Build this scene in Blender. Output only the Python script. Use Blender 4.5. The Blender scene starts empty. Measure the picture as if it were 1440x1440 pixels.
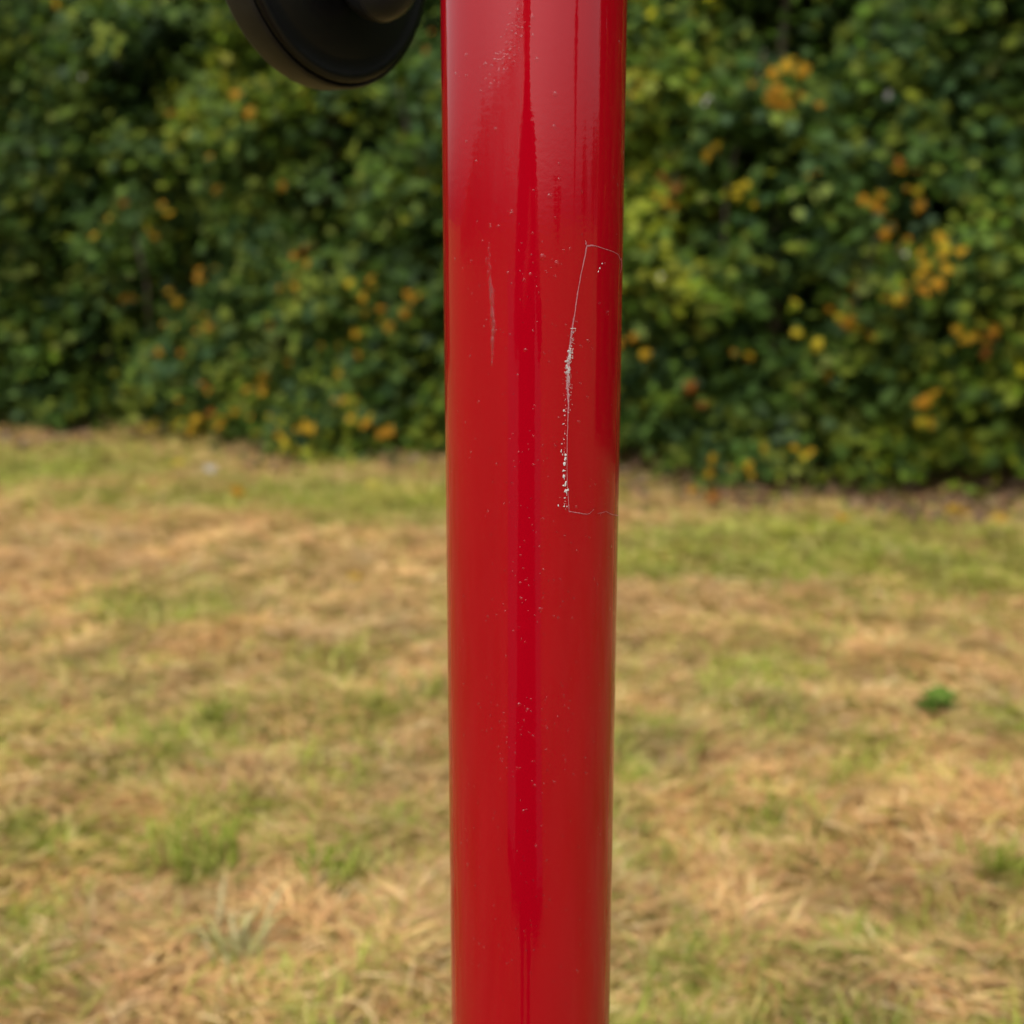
import bpy, math, random
import numpy as np
from mathutils import Vector, Matrix

random.seed(11)
RNG = np.random.default_rng(11)
sc = bpy.context.scene
COL = sc.collection
R = math.radians

# ------------------------------------------------------------------ camera
CAM_Z = 1.35
PITCH = R(12.42)
FPX = 1883.0                     # focal length in pixels of a 1440 px wide frame
cam_d = bpy.data.cameras.new('camera')
cam = bpy.data.objects.new('camera', cam_d)
COL.objects.link(cam)
cam.location = (0, 0, CAM_Z)
cam.rotation_euler = (math.pi / 2 - PITCH, 0, 0)
cam_d.sensor_fit = 'HORIZONTAL'
cam_d.sensor_width = 13.0
cam_d.lens = 17.0
cam_d.clip_start = 0.01
cam_d.clip_end = 1000
cam_d.dof.use_dof = True
cam_d.dof.focus_distance = 0.825
cam_d.dof.aperture_fstop = 1.85
sc.camera = cam

# ------------------------------------------------------------------ sky and sun (overcast)
SUN_EL, SUN_AZ = R(55), R(200)    # azimuth clockwise from +Y: behind the camera, a little to the left
w = bpy.data.worlds.new('World')
sc.world = w
w.use_nodes = True
nt = w.node_tree
nt.nodes.clear()
sky = nt.nodes.new('ShaderNodeTexSky')
sky.sky_type = 'NISHITA'
sky.sun_disc = False
sky.sun_elevation = SUN_EL
sky.sun_rotation = SUN_AZ
sky.dust_density = 4.0
sky.air_density = 1.0
hsv = nt.nodes.new('ShaderNodeHueSaturation')
hsv.inputs['Saturation'].default_value = 0.22
bg = nt.nodes.new('ShaderNodeBackground')
bg.inputs['Strength'].default_value = 0.15
wo = nt.nodes.new('ShaderNodeOutputWorld')
nt.links.new(sky.outputs[0], hsv.inputs['Color'])
nt.links.new(hsv.outputs[0], bg.inputs['Color'])
nt.links.new(bg.outputs[0], wo.inputs['Surface'])

sun_d = bpy.data.lights.new('sun', 'SUN')
sun_d.energy = 0.6
sun_d.angle = R(18)
sun_d.color = (1.0, 0.95, 0.86)
sun = bpy.data.objects.new('sun', sun_d)
COL.objects.link(sun)
sdir = Vector((math.sin(SUN_AZ) * math.cos(SUN_EL), math.cos(SUN_AZ) * math.cos(SUN_EL), math.sin(SUN_EL)))
sun.rotation_euler = sdir.to_track_quat('Z', 'Y').to_euler()
sun.location = sdir * 30

sc.view_settings.view_transform = 'Standard'
sc.view_settings.look = 'None'
sc.view_settings.exposure = 1.2
sc.view_settings.gamma = 1.0
sc.view_settings.use_curve_mapping = False
sc.render.engine = 'CYCLES'
sc.cycles.max_bounces = 6
sc.cycles.transparent_max_bounces = 12

# ------------------------------------------------------------------ helpers
def tag(o, label=None, cat=None, group=None, kind=None):
    if label: o['label'] = label
    if cat: o['category'] = cat
    if group: o['group'] = group
    if kind: o['kind'] = kind
    return o

def empty(name, loc=(0, 0, 0), rz=0.0):
    o = bpy.data.objects.new(name, None)
    o.empty_display_size = 0.1
    o.location = loc
    o.rotation_euler = (0, 0, rz)
    COL.objects.link(o)
    return o

def link(name, me, mat=None, parent=None):
    o = bpy.data.objects.new(name, me)
    COL.objects.link(o)
    if mat is not None and not me.materials: me.materials.append(mat)
    if parent is not None: o.parent = parent
    return o

def mesh(name, verts, faces, smooth=True):
    me = bpy.data.meshes.new(name)
    me.from_pydata([tuple(v) for v in verts], [], [tuple(f) for f in faces])
    me.update()
    if smooth:
        me.polygons.foreach_set('use_smooth', [True] * len(me.polygons))
    return me

def np_mesh(name, V, loops, sizes, colors=None, smooth=False):
    """V (n,3), loops flat index array, sizes per-face counts, colors (n,3)."""
    me = bpy.data.meshes.new(name)
    me.vertices.add(len(V))
    me.vertices.foreach_set('co', np.asarray(V, dtype=np.float32).ravel())
    me.loops.add(len(loops))
    me.loops.foreach_set('vertex_index', np.asarray(loops, dtype=np.int32))
    me.polygons.add(len(sizes))
    starts = np.concatenate([[0], np.cumsum(sizes)[:-1]]).astype(np.int32)
    me.polygons.foreach_set('loop_start', starts)
    if smooth:
        me.polygons.foreach_set('use_smooth', np.ones(len(sizes), dtype=bool))
    me.update(calc_edges=True)
    if colors is not None:
        a = me.attributes.new('tone', 'FLOAT_COLOR', 'POINT')
        c = np.ones((len(V), 4), dtype=np.float32)
        c[:, :3] = colors
        a.data.foreach_set('color', c.ravel())
    return me

def lathe(profile, seg=64):
    """profile [(r, z)] revolved about Z; ends closed when r == 0."""
    V, F, rings = [], [], []
    for r, z in profile:
        if r < 1e-7:
            rings.append([len(V)]); V.append((0, 0, z))
        else:
            rings.append(list(range(len(V), len(V) + seg)))
            for k in range(seg):
                a = 2 * math.pi * k / seg
                V.append((r * math.cos(a), r * math.sin(a), z))
    for A, B in zip(rings[:-1], rings[1:]):
        for k in range(seg):
            k2 = (k + 1) % seg
            if len(A) == 1 and len(B) == 1: continue
            if len(A) == 1: F.append((A[0], B[k2], B[k]))
            elif len(B) == 1: F.append((A[k], A[k2], B[0]))
            else: F.append((A[k], A[k2], B[k2], B[k]))
    return V, F

def tube(points, radii, seg=10, cap=True):
    pts = [Vector(p) for p in points]
    V, F = [], []
    n = len(pts)
    up = Vector((0, 0, 1))
    prev = None
    for i, p in enumerate(pts):
        t = (pts[min(i + 1, n - 1)] - pts[max(i - 1, 0)]).normalized()
        if prev is None:
            a = t.cross(up if abs(t.z) < 0.9 else Vector((1, 0, 0))).normalized()
        else:
            a = (prev - t * prev.dot(t)).normalized()
        prev = a
        b = t.cross(a)
        r = radii[i] if hasattr(radii, '__len__') else radii
        for k in range(seg):
            q = 2 * math.pi * k / seg
            V.append(p + a * (r * math.cos(q)) + b * (r * math.sin(q)))
    for i in range(n - 1):
        for k in range(seg):
            k2 = (k + 1) % seg
            F.append((i * seg + k, i * seg + k2, (i + 1) * seg + k2, (i + 1) * seg + k))
    if cap:
        F.append(tuple(range(seg))[::-1])
        F.append(tuple(range((n - 1) * seg, n * seg)))
    return V, F

_perm = np.random.default_rng(5).random((256, 256))
def vnoise(x, y, s=1.0, seed=0):
    x = np.asarray(x, float) * s + seed * 17.31 + 500
    y = np.asarray(y, float) * s + seed * 9.77 + 500
    xi, yi = np.floor(x).astype(int), np.floor(y).astype(int)
    fx, fy = x - xi, y - yi
    fx = fx * fx * (3 - 2 * fx); fy = fy * fy * (3 - 2 * fy)
    g = lambda a, b: _perm[a & 255, b & 255]
    return ((g(xi, yi) * (1 - fx) + g(xi + 1, yi) * fx) * (1 - fy)
            + (g(xi, yi + 1) * (1 - fx) + g(xi + 1, yi + 1) * fx) * fy)
def fbm(x, y, s=1.0, seed=0, oct=3):
    t, a, n = 0, 1.0, 0
    for o in range(oct):
        t = t + a * vnoise(x, y, s * 2 ** o, seed + o * 3); n += a; a *= 0.5
    return t / n

def ray(px, py):
    """direction through a point of the 1440 px photograph, used to survey where things stand"""
    u, v = (px - 720) / FPX, (py - 720) / FPX
    c, s = math.cos(PITCH), math.sin(PITCH)
    return np.array([u, c - v * s, -s - v * c])
def at_depth(px, py, Y):
    d = ray(px, py); t = Y / d[1]
    return np.array([d[0] * t, Y, CAM_Z + d[2] * t])
def on_ground(px, py):
    d = ray(px, py); t = -(CAM_Z - 0.03) / d[2]
    return d[0] * t, d[1] * t

# ------------------------------------------------------------------ materials
def new_mat(name):
    m = bpy.data.materials.new(name)
    m.use_nodes = True
    n = m.node_tree
    return m, n, n.nodes['Principled BSDF']
def N(n, t, **k):
    o = n.nodes.new(t)
    for a, b in k.items(): setattr(o, a, b)
    return o

def mat_red_paint():
    m, n, p = new_mat('red_gloss_paint')
    tc = N(n, 'ShaderNodeTexCoord')
    # colour: old gloss paint, slightly uneven
    mp = N(n, 'ShaderNodeMapping'); mp.inputs['Scale'].default_value = (30, 30, 3)
    n.links.new(tc.outputs['Object'], mp.inputs['Vector'])
    nz = N(n, 'ShaderNodeTexNoise'); nz.inputs['Scale'].default_value = 1.0; nz.inputs['Detail'].default_value = 5
    n.links.new(mp.outputs[0], nz.inputs['Vector'])
    cr = N(n, 'ShaderNodeValToRGB')
    cr.color_ramp.elements[0].position = 0.3; cr.color_ramp.elements[0].color = (0.225, 0.0002, 0.0045, 1)
    cr.color_ramp.elements[1].position = 0.75; cr.color_ramp.elements[1].color = (0.255, 0.0004, 0.0050, 1)
    n.links.new(nz.outputs['Fac'], cr.inputs['Fac'])
    n.links.new(cr.outputs[0], p.inputs['Base Color'])
    p.inputs['Roughness'].default_value = 0.30
    p.inputs['Specular IOR Level'].default_value = 0.0
    p.inputs['Coat Weight'].default_value = 1.0
    p.inputs['Coat IOR'].default_value = 1.39
    # wet / dry film: roughness varies in vertical runs
    mp2 = N(n, 'ShaderNodeMapping'); mp2.inputs['Scale'].default_value = (75, 75, 5)
    n.links.new(tc.outputs['Object'], mp2.inputs['Vector'])
    nz2 = N(n, 'ShaderNodeTexNoise'); nz2.inputs['Scale'].default_value = 1.0; nz2.inputs['Detail'].default_value = 3
    n.links.new(mp2.outputs[0], nz2.inputs['Vector'])
    rr = N(n, 'ShaderNodeMapRange'); rr.inputs['From Min'].default_value = 0.35; rr.inputs['From Max'].default_value = 0.7
    rr.inputs['To Min'].default_value = 0.02; rr.inputs['To Max'].default_value = 0.09
    n.links.new(nz2.outputs['Fac'], rr.inputs['Value'])
    n.links.new(rr.outputs[0], p.inputs['Coat Roughness'])
    # bump: long vertical paint sags plus fine orange peel
    b1 = N(n, 'ShaderNodeBump'); b1.inputs['Strength'].default_value = 0.045; b1.inputs['Distance'].default_value = 0.002
    n.links.new(nz2.outputs['Fac'], b1.inputs['Height'])
    nz3 = N(n, 'ShaderNodeTexNoise'); nz3.inputs['Scale'].default_value = 260; nz3.inputs['Detail'].default_value = 2
    n.links.new(tc.outputs['Object'], nz3.inputs['Vector'])
    b2 = N(n, 'ShaderNodeBump'); b2.inputs['Strength'].default_value = 0.06; b2.inputs['Distance'].default_value = 0.0006
    n.links.new(nz3.outputs['Fac'], b2.inputs['Height']); n.links.new(b1.outputs[0], b2.inputs['Normal'])
    n.links.new(b2.outputs[0], p.inputs['Coat Normal'])
    return m

def mat_plain(name, col, rough, spec=0.5, bump=0.0, scale=60, var=0.0):
    m, n, p = new_mat(name)
    p.inputs['Base Color'].default_value = (*col, 1)
    p.inputs['Roughness'].default_value = rough
    p.inputs['Specular IOR Level'].default_value = spec
    if bump or var:
        tc = N(n, 'ShaderNodeTexCoord')
        nz = N(n, 'ShaderNodeTexNoise'); nz.inputs['Scale'].default_value = scale; nz.inputs['Detail'].default_value = 4
        n.links.new(tc.outputs['Object'], nz.inputs['Vector'])
        if bump:
            b = N(n, 'ShaderNodeBump'); b.inputs['Strength'].default_value = bump; b.inputs['Distance'].default_value = 0.002
            n.links.new(nz.outputs['Fac'], b.inputs['Height']); n.links.new(b.outputs[0], p.inputs['Normal'])
        if var:
            cr = N(n, 'ShaderNodeValToRGB')
            cr.color_ramp.elements[0].position = 0.3; cr.color_ramp.elements[0].color = tuple(c * (1 - var) for c in col) + (1,)
            cr.color_ramp.elements[1].position = 0.7; cr.color_ramp.elements[1].color = tuple(min(1, c * (1 + var)) for c in col) + (1,)
            n.links.new(nz.outputs['Fac'], cr.inputs['Fac']); n.links.new(cr.outputs[0], p.inputs['Base Color'])
    return m

def mat_tone(name, rough, spec, trans):
    """blade / leaf: colour of its own from the 'tone' attribute, some light let through"""
    m, n, p = new_mat(name)
    at = N(n, 'ShaderNodeAttribute'); at.attribute_name = 'tone'
    n.links.new(at.outputs['Color'], p.inputs['Base Color'])
    p.inputs['Roughness'].default_value = rough
    p.inputs['Specular IOR Level'].default_value = spec
    tr = N(n, 'ShaderNodeBsdfTranslucent')
    n.links.new(at.outputs['Color'], tr.inputs['Color'])
    mx = N(n, 'ShaderNodeMixShader'); mx.inputs[0].default_value = trans
    n.links.new(p.outputs[0], mx.inputs[1]); n.links.new(tr.outputs[0], mx.inputs[2])
    n.links.new(mx.outputs[0], n.nodes['Material Output'].inputs['Surface'])
    return m

def mat_leaf(name, col):
    m, n, p = new_mat(name)
    tc = N(n, 'ShaderNodeTexCoord')
    nz = N(n, 'ShaderNodeTexNoise'); nz.inputs['Scale'].default_value = 45; nz.inputs['Detail'].default_value = 3
    n.links.new(tc.outputs['Object'], nz.inputs['Vector'])
    cr = N(n, 'ShaderNodeValToRGB')
    cr.color_ramp.elements[0].position = 0.3; cr.color_ramp.elements[0].color = tuple(c * 0.75 for c in col) + (1,)
    cr.color_ramp.elements[1].position = 0.7; cr.color_ramp.elements[1].color = tuple(c * 1.15 for c in col) + (1,)
    n.links.new(nz.outputs['Fac'], cr.inputs['Fac']); n.links.new(cr.outputs[0], p.inputs['Base Color'])
    p.inputs['Roughness'].default_value = 0.5
    p.inputs['Specular IOR Level'].default_value = 0.06
    tr = N(n, 'ShaderNodeBsdfTranslucent')
    n.links.new(cr.outputs[0], tr.inputs['Color'])
    mx = N(n, 'ShaderNodeMixShader'); mx.inputs[0].default_value = 0.25
    n.links.new(p.outputs[0], mx.inputs[1]); n.links.new(tr.outputs[0], mx.inputs[2])
    n.links.new(mx.outputs[0], n.nodes['Material Output'].inputs['Surface'])
    return m

def mat_water():
    """rain bead: clear, lets the paint behind it through, mirrors sky at its rim"""
    m = bpy.data.materials.new('rain_water'); m.use_nodes = True
    n = m.node_tree; n.nodes.clear()
    out = N(n, 'ShaderNodeOutputMaterial')
    t = N(n, 'ShaderNodeBsdfTransparent'); t.inputs['Color'].default_value = (0.97, 0.97, 0.97, 1)
    g = N(n, 'ShaderNodeBsdfGlossy'); g.inputs['Roughness'].default_value = 0.28
    f = N(n, 'ShaderNodeFresnel'); f.inputs['IOR'].default_value = 1.34
    mx = N(n, 'ShaderNodeMixShader')
    ge = N(n, 'ShaderNodeNewGeometry'); inv = N(n, 'ShaderNodeMath', operation='SUBTRACT'); inv.inputs[0].default_value = 1
    mu = N(n, 'ShaderNodeMath', operation='MULTIPLY')
    n.links.new(ge.outputs['Backfacing'], inv.inputs[1]); n.links.new(inv.outputs[0], mu.inputs[0]); n.links.new(f.outputs[0], mu.inputs[1])
    n.links.new(mu.outputs[0], mx.inputs[0]); n.links.new(t.outputs[0], mx.inputs[1]); n.links.new(g.outputs[0], mx.inputs[2])
    n.links.new(mx.outputs[0], out.inputs['Surface'])
    return m

def mat_ground():
    m, n, p = new_mat('thatch_soil')
    tc = N(n, 'ShaderNodeTexCoord')
    a = N(n, 'ShaderNodeTexNoise'); a.inputs['Scale'].default_value = 1.3; a.inputs['Detail'].default_value = 6
    b = N(n, 'ShaderNodeTexNoise'); b.inputs['Scale'].default_value = 38; b.inputs['Detail'].default_value = 4
    n.links.new(tc.outputs['Object'], a.inputs['Vector']); n.links.new(tc.outputs['Object'], b.inputs['Vector'])
    c1 = N(n, 'ShaderNodeValToRGB')
    e = c1.color_ramp.elements
    e[0].position = 0.38; e[0].color = (0.15, 0.15, 0.03, 1)
    e[1].position = 0.58; e[1].color = (0.27, 0.18, 0.07, 1)
    n.links.new(a.outputs['Fac'], c1.inputs['Fac'])
    c2 = N(n, 'ShaderNodeValToRGB')
    e = c2.color_ramp.elements
    e[0].position = 0.3; e[0].color = (0.55, 0.5, 0.45, 1)
    e[1].position = 0.7; e[1].color = (1.15, 1.1, 1.0, 1)
    n.links.new(b.outputs['Fac'], c2.inputs['Fac'])
    mx = N(n, 'ShaderNodeMix', data_type='RGBA', blend_type='MULTIPLY'); mx.inputs[0].default_value = 1
    n.links.new(c1.outputs[0], mx.inputs[6]); n.links.new(c2.outputs[0], mx.inputs[7])
    n.links.new(mx.outputs[2], p.inputs['Base Color'])
    p.inputs['Roughness'].default_value = 0.95
    p.inputs['Specular IOR Level'].default_value = 0.1
    bp = N(n, 'ShaderNodeBump'); bp.inputs['Strength'].default_value = 0.8; bp.inputs['Distance'].default_value = 0.02
    n.links.new(b.outputs['Fac'], bp.inputs['Height']); n.links.new(bp.outputs[0], p.inputs['Normal'])
    return m

M_RED = mat_red_paint()
M_WATER = mat_water()
M_GROUND = mat_ground()
M_BLACK = mat_plain('black_moulded_plastic', (0.004, 0.004, 0.004), 0.26, 0.2, bump=0.08, scale=90)
M_BLACKSIDE = mat_plain('worn_black_rubber', (0.009, 0.0085, 0.0075), 0.5, 0.25, bump=0.15, scale=70, var=0.25)
M_KNOB = mat_plain('black_gloss_plastic', (0.012, 0.0125, 0.014), 0.32, 0.12)
M_SCRATCH = mat_plain('scuffed_film_edge', (0.29, 0.09, 0.10), 0.6, 0.3, var=0.35, scale=900)
M_CHIP = mat_plain('white_residue', (0.40, 0.35, 0.33), 0.7, 0.3, var=0.2, scale=900)
M_BLADE = mat_tone('grass_blades', 0.6, 0.25, 0.25)
M_FOL = mat_tone('hedge_leaves', 0.55, 0.14, 0.28)
M_BARK = mat_plain('grey_brown_bark', (0.09, 0.07, 0.05), 0.9, 0.2, bump=0.8, scale=30, var=0.4)

# ------------------------------------------------------------------ ground
PATCHES = []      # (x, y, rx, ry, amount): >0 green, <0 dry
def patch(px, py, rx, ry, amt):
    x, y = on_ground(px, py); PATCHES.append((x, y, rx, ry, amt))
for a in [(1090, 770, .85, .42, 1.5), (1300, 790, .45, .25, .45), (950, 765, .40, .3, .3), (90, 650, .75, .5, 1.2), (420, 690, .9, .3, .8), (560, 700, .55, .4, .7),
          (250, 850, .35, .22, .45), (480, 930, .18, .16, .40), (170, 930, .22, .14, .35), (570, 980, .12, .10, .50),
          (300, 1215, .10, .06, .55), (470, 1220, .07, .05, .50), (360, 1140, .07, .06, .40), (1390, 1010, .16, .12, .55),
          (1410, 1220, .09, .07, .55), (890, 1090, .05, .06, .50), (930, 1350, .10, .09, .45), (1230, 1080, .10, .1, .35), (60, 1160, .12, .10, .35),
          (1250, 1400, .2, .1, -.3), (120, 760, .9, .35, -.35), (350, 900, .3, .2, -.2), (1080, 1050, .16, .12, -.45), (1400, 940, .3, .16, -.4),
          (1000, 830, .9, .25, -.35), (500, 760, .6, .2, -.25), (1120, 1270, .15, .1, -.45), (150, 1290, .12, .12, -.4), (560, 1290, .1, .1, -.35)]:
    patch(*a)
def greenness(x, y):
    g = 0.37 + 1.0 * (fbm(x, y, 1.7, 3, 3) - 0.5) + 0.8 * (fbm(x, y, 7.0, 8, 2) - 0.5)
    for (px, py, rx, ry, a) in PATCHES:
        g = g + a * np.exp(-(((x - px) / rx) ** 2 + ((y - py) / ry) ** 2))
    return np.clip(g, 0, 1)
def height(x, y):
    f = np.exp(-(np.hypot(x, y - 4) / 14.0) ** 4)
    h = 0.05 * (fbm(x, y, 2.6, 1, 3) - 0.5) + 0.10 * (fbm(x, y, 7.5, 21, 2) - 0.5)
    return h * f

def axis(lo, hi, flo, fhi, step, grow=1.16):
    a = list(np.arange(flo, fhi + 1e-6, step))
    s, v = step, a[-1]
    while v < hi:
        s *= grow; v += s; a.append(v)
    s, v, b = step, a[0], []
    while v > lo:
        s *= grow; v -= s; b.append(v)
    return np.array(b[::-1] + a)
gx = axis(-250, 250, -4.2, 4.0, 0.04)
gy = axis(-250, 250, 1.4, 9.2, 0.04)
GX, GY = np.meshgrid(gx, gy)
GV = np.stack([GX.ravel(), GY.ravel(), height(GX, GY).ravel()], 1)
nx, ny = len(gx), len(gy)
ii, jj = np.meshgrid(np.arange(nx - 1), np.arange(ny - 1))
q = (jj * nx + ii).ravel()
GF = np.stack([q, q + 1, q + 1 + nx, q + nx], 1)
ground = link('ground', np_mesh('ground', GV, GF.ravel(), np.full(len(GF), 4), smooth=True), M_GROUND)
tag(ground, kind='structure')

# unseen dark slab added behind the viewer to deepen the post's reflected middle band
def dark_slab():
    P_ = [(-1.0, -0.75), (0.42, -0.75), (1.4, -8), (3.6, -26), (-17.5, -26), (-5.5, -8)]
    V = [(x, y, -0.1) for x, y in P_] + [(x, y, 0.075) for x, y in P_]
    k = len(P_)
    F = [tuple(range(k, 2 * k))[::-1]] + [(i, i + k, (i + 1) % k + k, (i + 1) % k) for i in range(k)]
    return V, F
V, F = dark_slab()
tag(link('added_dark_slab', mesh('added_dark_slab', V, F, False), mat_plain('reflected_dark_grey', (.05, .05, .052), .85, .2, bump=.6, scale=90, var=.3)), kind='structure')

# ------------------------------------------------------------------ grass and hay
def strands(name, x, y, length, width, az, lift0, lift1, col0, col1, zoff, label, cat, segs=3):
    """curved ribbons; lift0/lift1 = elevation angle at root and tip"""
    n = len(x)
    P = np.zeros((n, segs + 1, 3))
    z = height(x, y) + zoff
    P[:, 0] = np.stack([x, y, z], 1)
    bend = RNG.normal(0, 0.25, n)
    for s in range(segs):
        t = (s + 0.5) / segs
        e = lift0 * (1 - t) + lift1 * t
        a = az + bend * t
        d = np.stack([np.cos(a) * np.cos(e), np.sin(a) * np.cos(e), np.sin(e)], 1)
        P[:, s + 1] = P[:, s] + d * (length / segs)[:, None]
    floor = height(P[:, :, 0], P[:, :, 1]) + 0.002
    P[:, :, 2] = np.maximum(P[:, :, 2], floor)
    roll = RNG.uniform(-0.9, 0.9, n)
    side = np.stack([-np.sin(az) * np.cos(roll), np.cos(az) * np.cos(roll), np.sin(roll)], 1)
    prof = np.array([0.7, 1.0, 0.8, 0.12]) if segs == 3 else np.array([0.8, 1.0, 0.15])
    V = np.zeros((n, (segs + 1) * 2, 3)); C = np.zeros_like(V)
    for s in range(segs + 1):
        o = side * (width * 0.5 * prof[s])[:, None]
        V[:, 2 * s] = P[:, s] - o; V[:, 2 * s + 1] = P[:, s] + o
        t = s / segs
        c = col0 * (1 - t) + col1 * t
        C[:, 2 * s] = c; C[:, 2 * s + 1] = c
    base = (np.arange(n) * (segs + 1) * 2)[:, None]
    F = []
    for s in range(segs):
        F.append(base + np.array([2 * s, 2 * s + 1, 2 * s + 3, 2 * s + 2]))
    F = np.stack(F, 1).reshape(-1)
    me = np_mesh(name, V.reshape(-1, 3), F, np.full(n * segs, 4), C.reshape(-1, 3))
    o = link(name, me, M_BLADE)
    tag(o, label, cat, kind='stuff')
    return o

def scatter(n, pad=0.5):
    """points on the part of the field in view, denser near the viewer"""
    u = RNG.random(n)
    y = 1.75 * (9.0 / 1.75) ** (u ** 1.15)
    x = RNG.uniform(-1, 1, n) * (y * 0.40 + pad)
    return x, y

PAL_DRY = np.array([(.80, .55, .23), (.72, .46, .18), (.62, .37, .15), (.84, .64, .32), (.52, .29, .11), (.74, .52, .20), (.70, .41, .18)])
PAL_OLIVE = np.array([(.56, .45, .12), (.62, .51, .16), (.46, .39, .09), (.66, .54, .20)])
PAL_GREEN = np.array([(.30, .36, .035), (.37, .42, .05), (.23, .29, .028), (.46, .48, .11), (.40, .41, .05)])

# cut hay lying in swathes
n = 185000
x, y = scatter(n)
g = greenness(x, y)
az = 2 * math.pi * (fbm(x, y, 2.2, 40, 2)) * 1.6 + RNG.normal(0, 1.1, n)
pick = RNG.random(n)
c = PAL_DRY[RNG.integers(0, len(PAL_DRY), n)]
ol = PAL_OLIVE[RNG.integers(0, len(PAL_OLIVE), n)]
gr = PAL_GREEN[RNG.integers(0, len(PAL_GREEN), n)]
isol = pick < np.clip(0.02 + g * 0.75, 0, 0.85)
c = np.where(isol[:, None], ol, c)
isg = RNG.random(n) < np.clip((g - 0.44) * 1.35, 0, 0.8)
c = np.where(isg[:, None], gr, c)
clump = 0.62 + 0.76 * fbm(x, y, 6.0, 60, 2)
warm = (fbm(x, y, 3.0, 77, 2) - 0.5)
c = 0.70 * c * np.array([.95, .89, .88]) * clump[:, None] * np.stack([1 + .16 * warm, np.ones(n), 1 - .2 * warm], 1)
c = c * RNG.uniform(0.88, 1.1, n)[:, None]
L = RNG.uniform(0.03, 0.105, n); W = RNG.uniform(0.0022, 0.0055, n) * (0.8 + 0.08 * y)
pile = np.clip((fbm(x, y, 4.5, 90, 2) - 0.45) * 3.5, 0, 1)
strands('hay', x, y, L, W, az, RNG.uniform(0.0, 0.75, n), RNG.uniform(-0.7, 0.25, n), c, c * 1.05,
        0.003 + pile * RNG.uniform(0, 0.045, n), 'dry tan mown grass lying in loose swathes across the whole field', 'hay')

# living grass
n = 90000
x, y = scatter(n)
g = greenness(x, y)
keep = RNG.random(n) < np.clip(0.10 + (g - 0.28) * 1.5, 0.06, 1)
x, y, g = x[keep], y[keep], g[keep]; n = len(x)
az = RNG.uniform(0, 2 * math.pi, n)
c = np.where((RNG.random(n) < 0.78)[:, None], PAL_GREEN[RNG.integers(0, 5, n)], PAL_OLIVE[RNG.integers(0, 4, n)])
c = c * RNG.uniform(0.75, 1.2, n)[:, None] * (0.75 + 0.5 * fbm(x, y, 4, 33, 2))[:, None]
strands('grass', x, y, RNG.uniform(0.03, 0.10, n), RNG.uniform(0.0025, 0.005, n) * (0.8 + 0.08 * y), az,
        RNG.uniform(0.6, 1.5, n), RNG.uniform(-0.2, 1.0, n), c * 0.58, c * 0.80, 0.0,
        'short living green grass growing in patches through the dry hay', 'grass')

# ------------------------------------------------------------------ leaves (shapes)
def lobed_leaf(lobes=5):
    """flat five-lobed outline in XY, petiole at the origin, tip towards +Y, unit length"""
    tips = [(-0.62, 0.20), (-0.52, 0.62), (0, 1.0), (0.52, 0.62), (0.62, 0.20)]
    nots = [(-0.36, 0.36), (-0.20, 0.58), (0.20, 0.58), (0.36, 0.36)]
    pts = [(0, 0)]
    for i, t in enumerate(tips):
        pts.append(t)
        if i < 4: pts.append(nots[i])
    return np.array(pts)
LEAF2D = lobed_leaf()
OVAL2D = np.array([(0, 0), (0.30, 0.30), (0.30, 0.62), (0, 1.0), (-0.30, 0.62), (-0.30, 0.30)])

def leaf_cloud(name, P, Nn, roll, size, col, shape2d, mat, parent, cup=0.22):
    """P (n,3) bases, Nn (n,3) normals"""
    n = len(P)
    Nn = Nn / np.linalg.norm(Nn, axis=1)[:, None]
    ref = np.tile(np.array([0.0, 0.0, 1.0]), (n, 1))
    T = np.cross(ref, Nn); tn = np.linalg.norm(T, axis=1)[:, None]
    T = np.where(tn < 1e-3, np.array([[1.0, 0, 0]]), T / np.maximum(tn, 1e-6))
    B = np.cross(Nn, T)
    cr, sr = np.cos(roll)[:, None], np.sin(roll)[:, None]
    T, B = T * cr + B * sr, B * cr - T * sr
    k = len(shape2d)
    zz = -cup * (shape2d[:, 0] ** 2) - 0.12 * shape2d[:, 1] ** 2 + 0.05
    V = (P[:, None, :] + (T[:, None, :] * shape2d[None, :, 0:1] + B[:, None, :] * (shape2d[None, :, 1:2] - 0.4)
                          + Nn[:, None, :] * zz[None, :, None]) * size[:, None, None])
    C = np.repeat(col[:, None, :], k, 1)
    # fan from the base (the base vertex sees every other one)
    base = (np.arange(n) * k)[:, None]
    tri = np.array([[0, i + 1, i] for i in range(1, k - 1)])
    F = (base[:, :, None] + tri[None]).reshape(-1)
    me = np_mesh(name, V.reshape(-1, 3), F, np.full(n * (k - 2), 3), C.reshape(-1, 3))
    o = link(name, me, mat, parent)
    return o

def single_leaf_mesh(name, size, mat, seed):
    r = random.Random(seed)
    V = [(0, 0, 0)]
    pts = [(0.0, 0.36, 0.05)] + [(a * r.uniform(.88, 1.1), b * r.uniform(.9, 1.08), -0.28 * a * a - 0.2 * (b - .4) ** 2 + r.uniform(-.04, .04)) for a, b in LEAF2D]
    V = [(a * size, (b - 0.4) * size, z * size) for a, b, z in pts]
    k = len(LEAF2D)
    F = [(0, 1 + (i + 1) % k, 1 + i) for i in range(k)]
    # petiole
    p0 = len(V)
    V += [(-.015 * size, -.4 * size, 0), (.015 * size, -.4 * size, 0), (.02 * size, -.75 * size, .1 * size), (-.02 * size, -.75 * size, .1 * size)]
    F.append((p0, p0 + 3, p0 + 2, p0 + 1))
    me = mesh(name, V, F, smooth=False)
    me.materials.append(mat)
    return me

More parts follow.
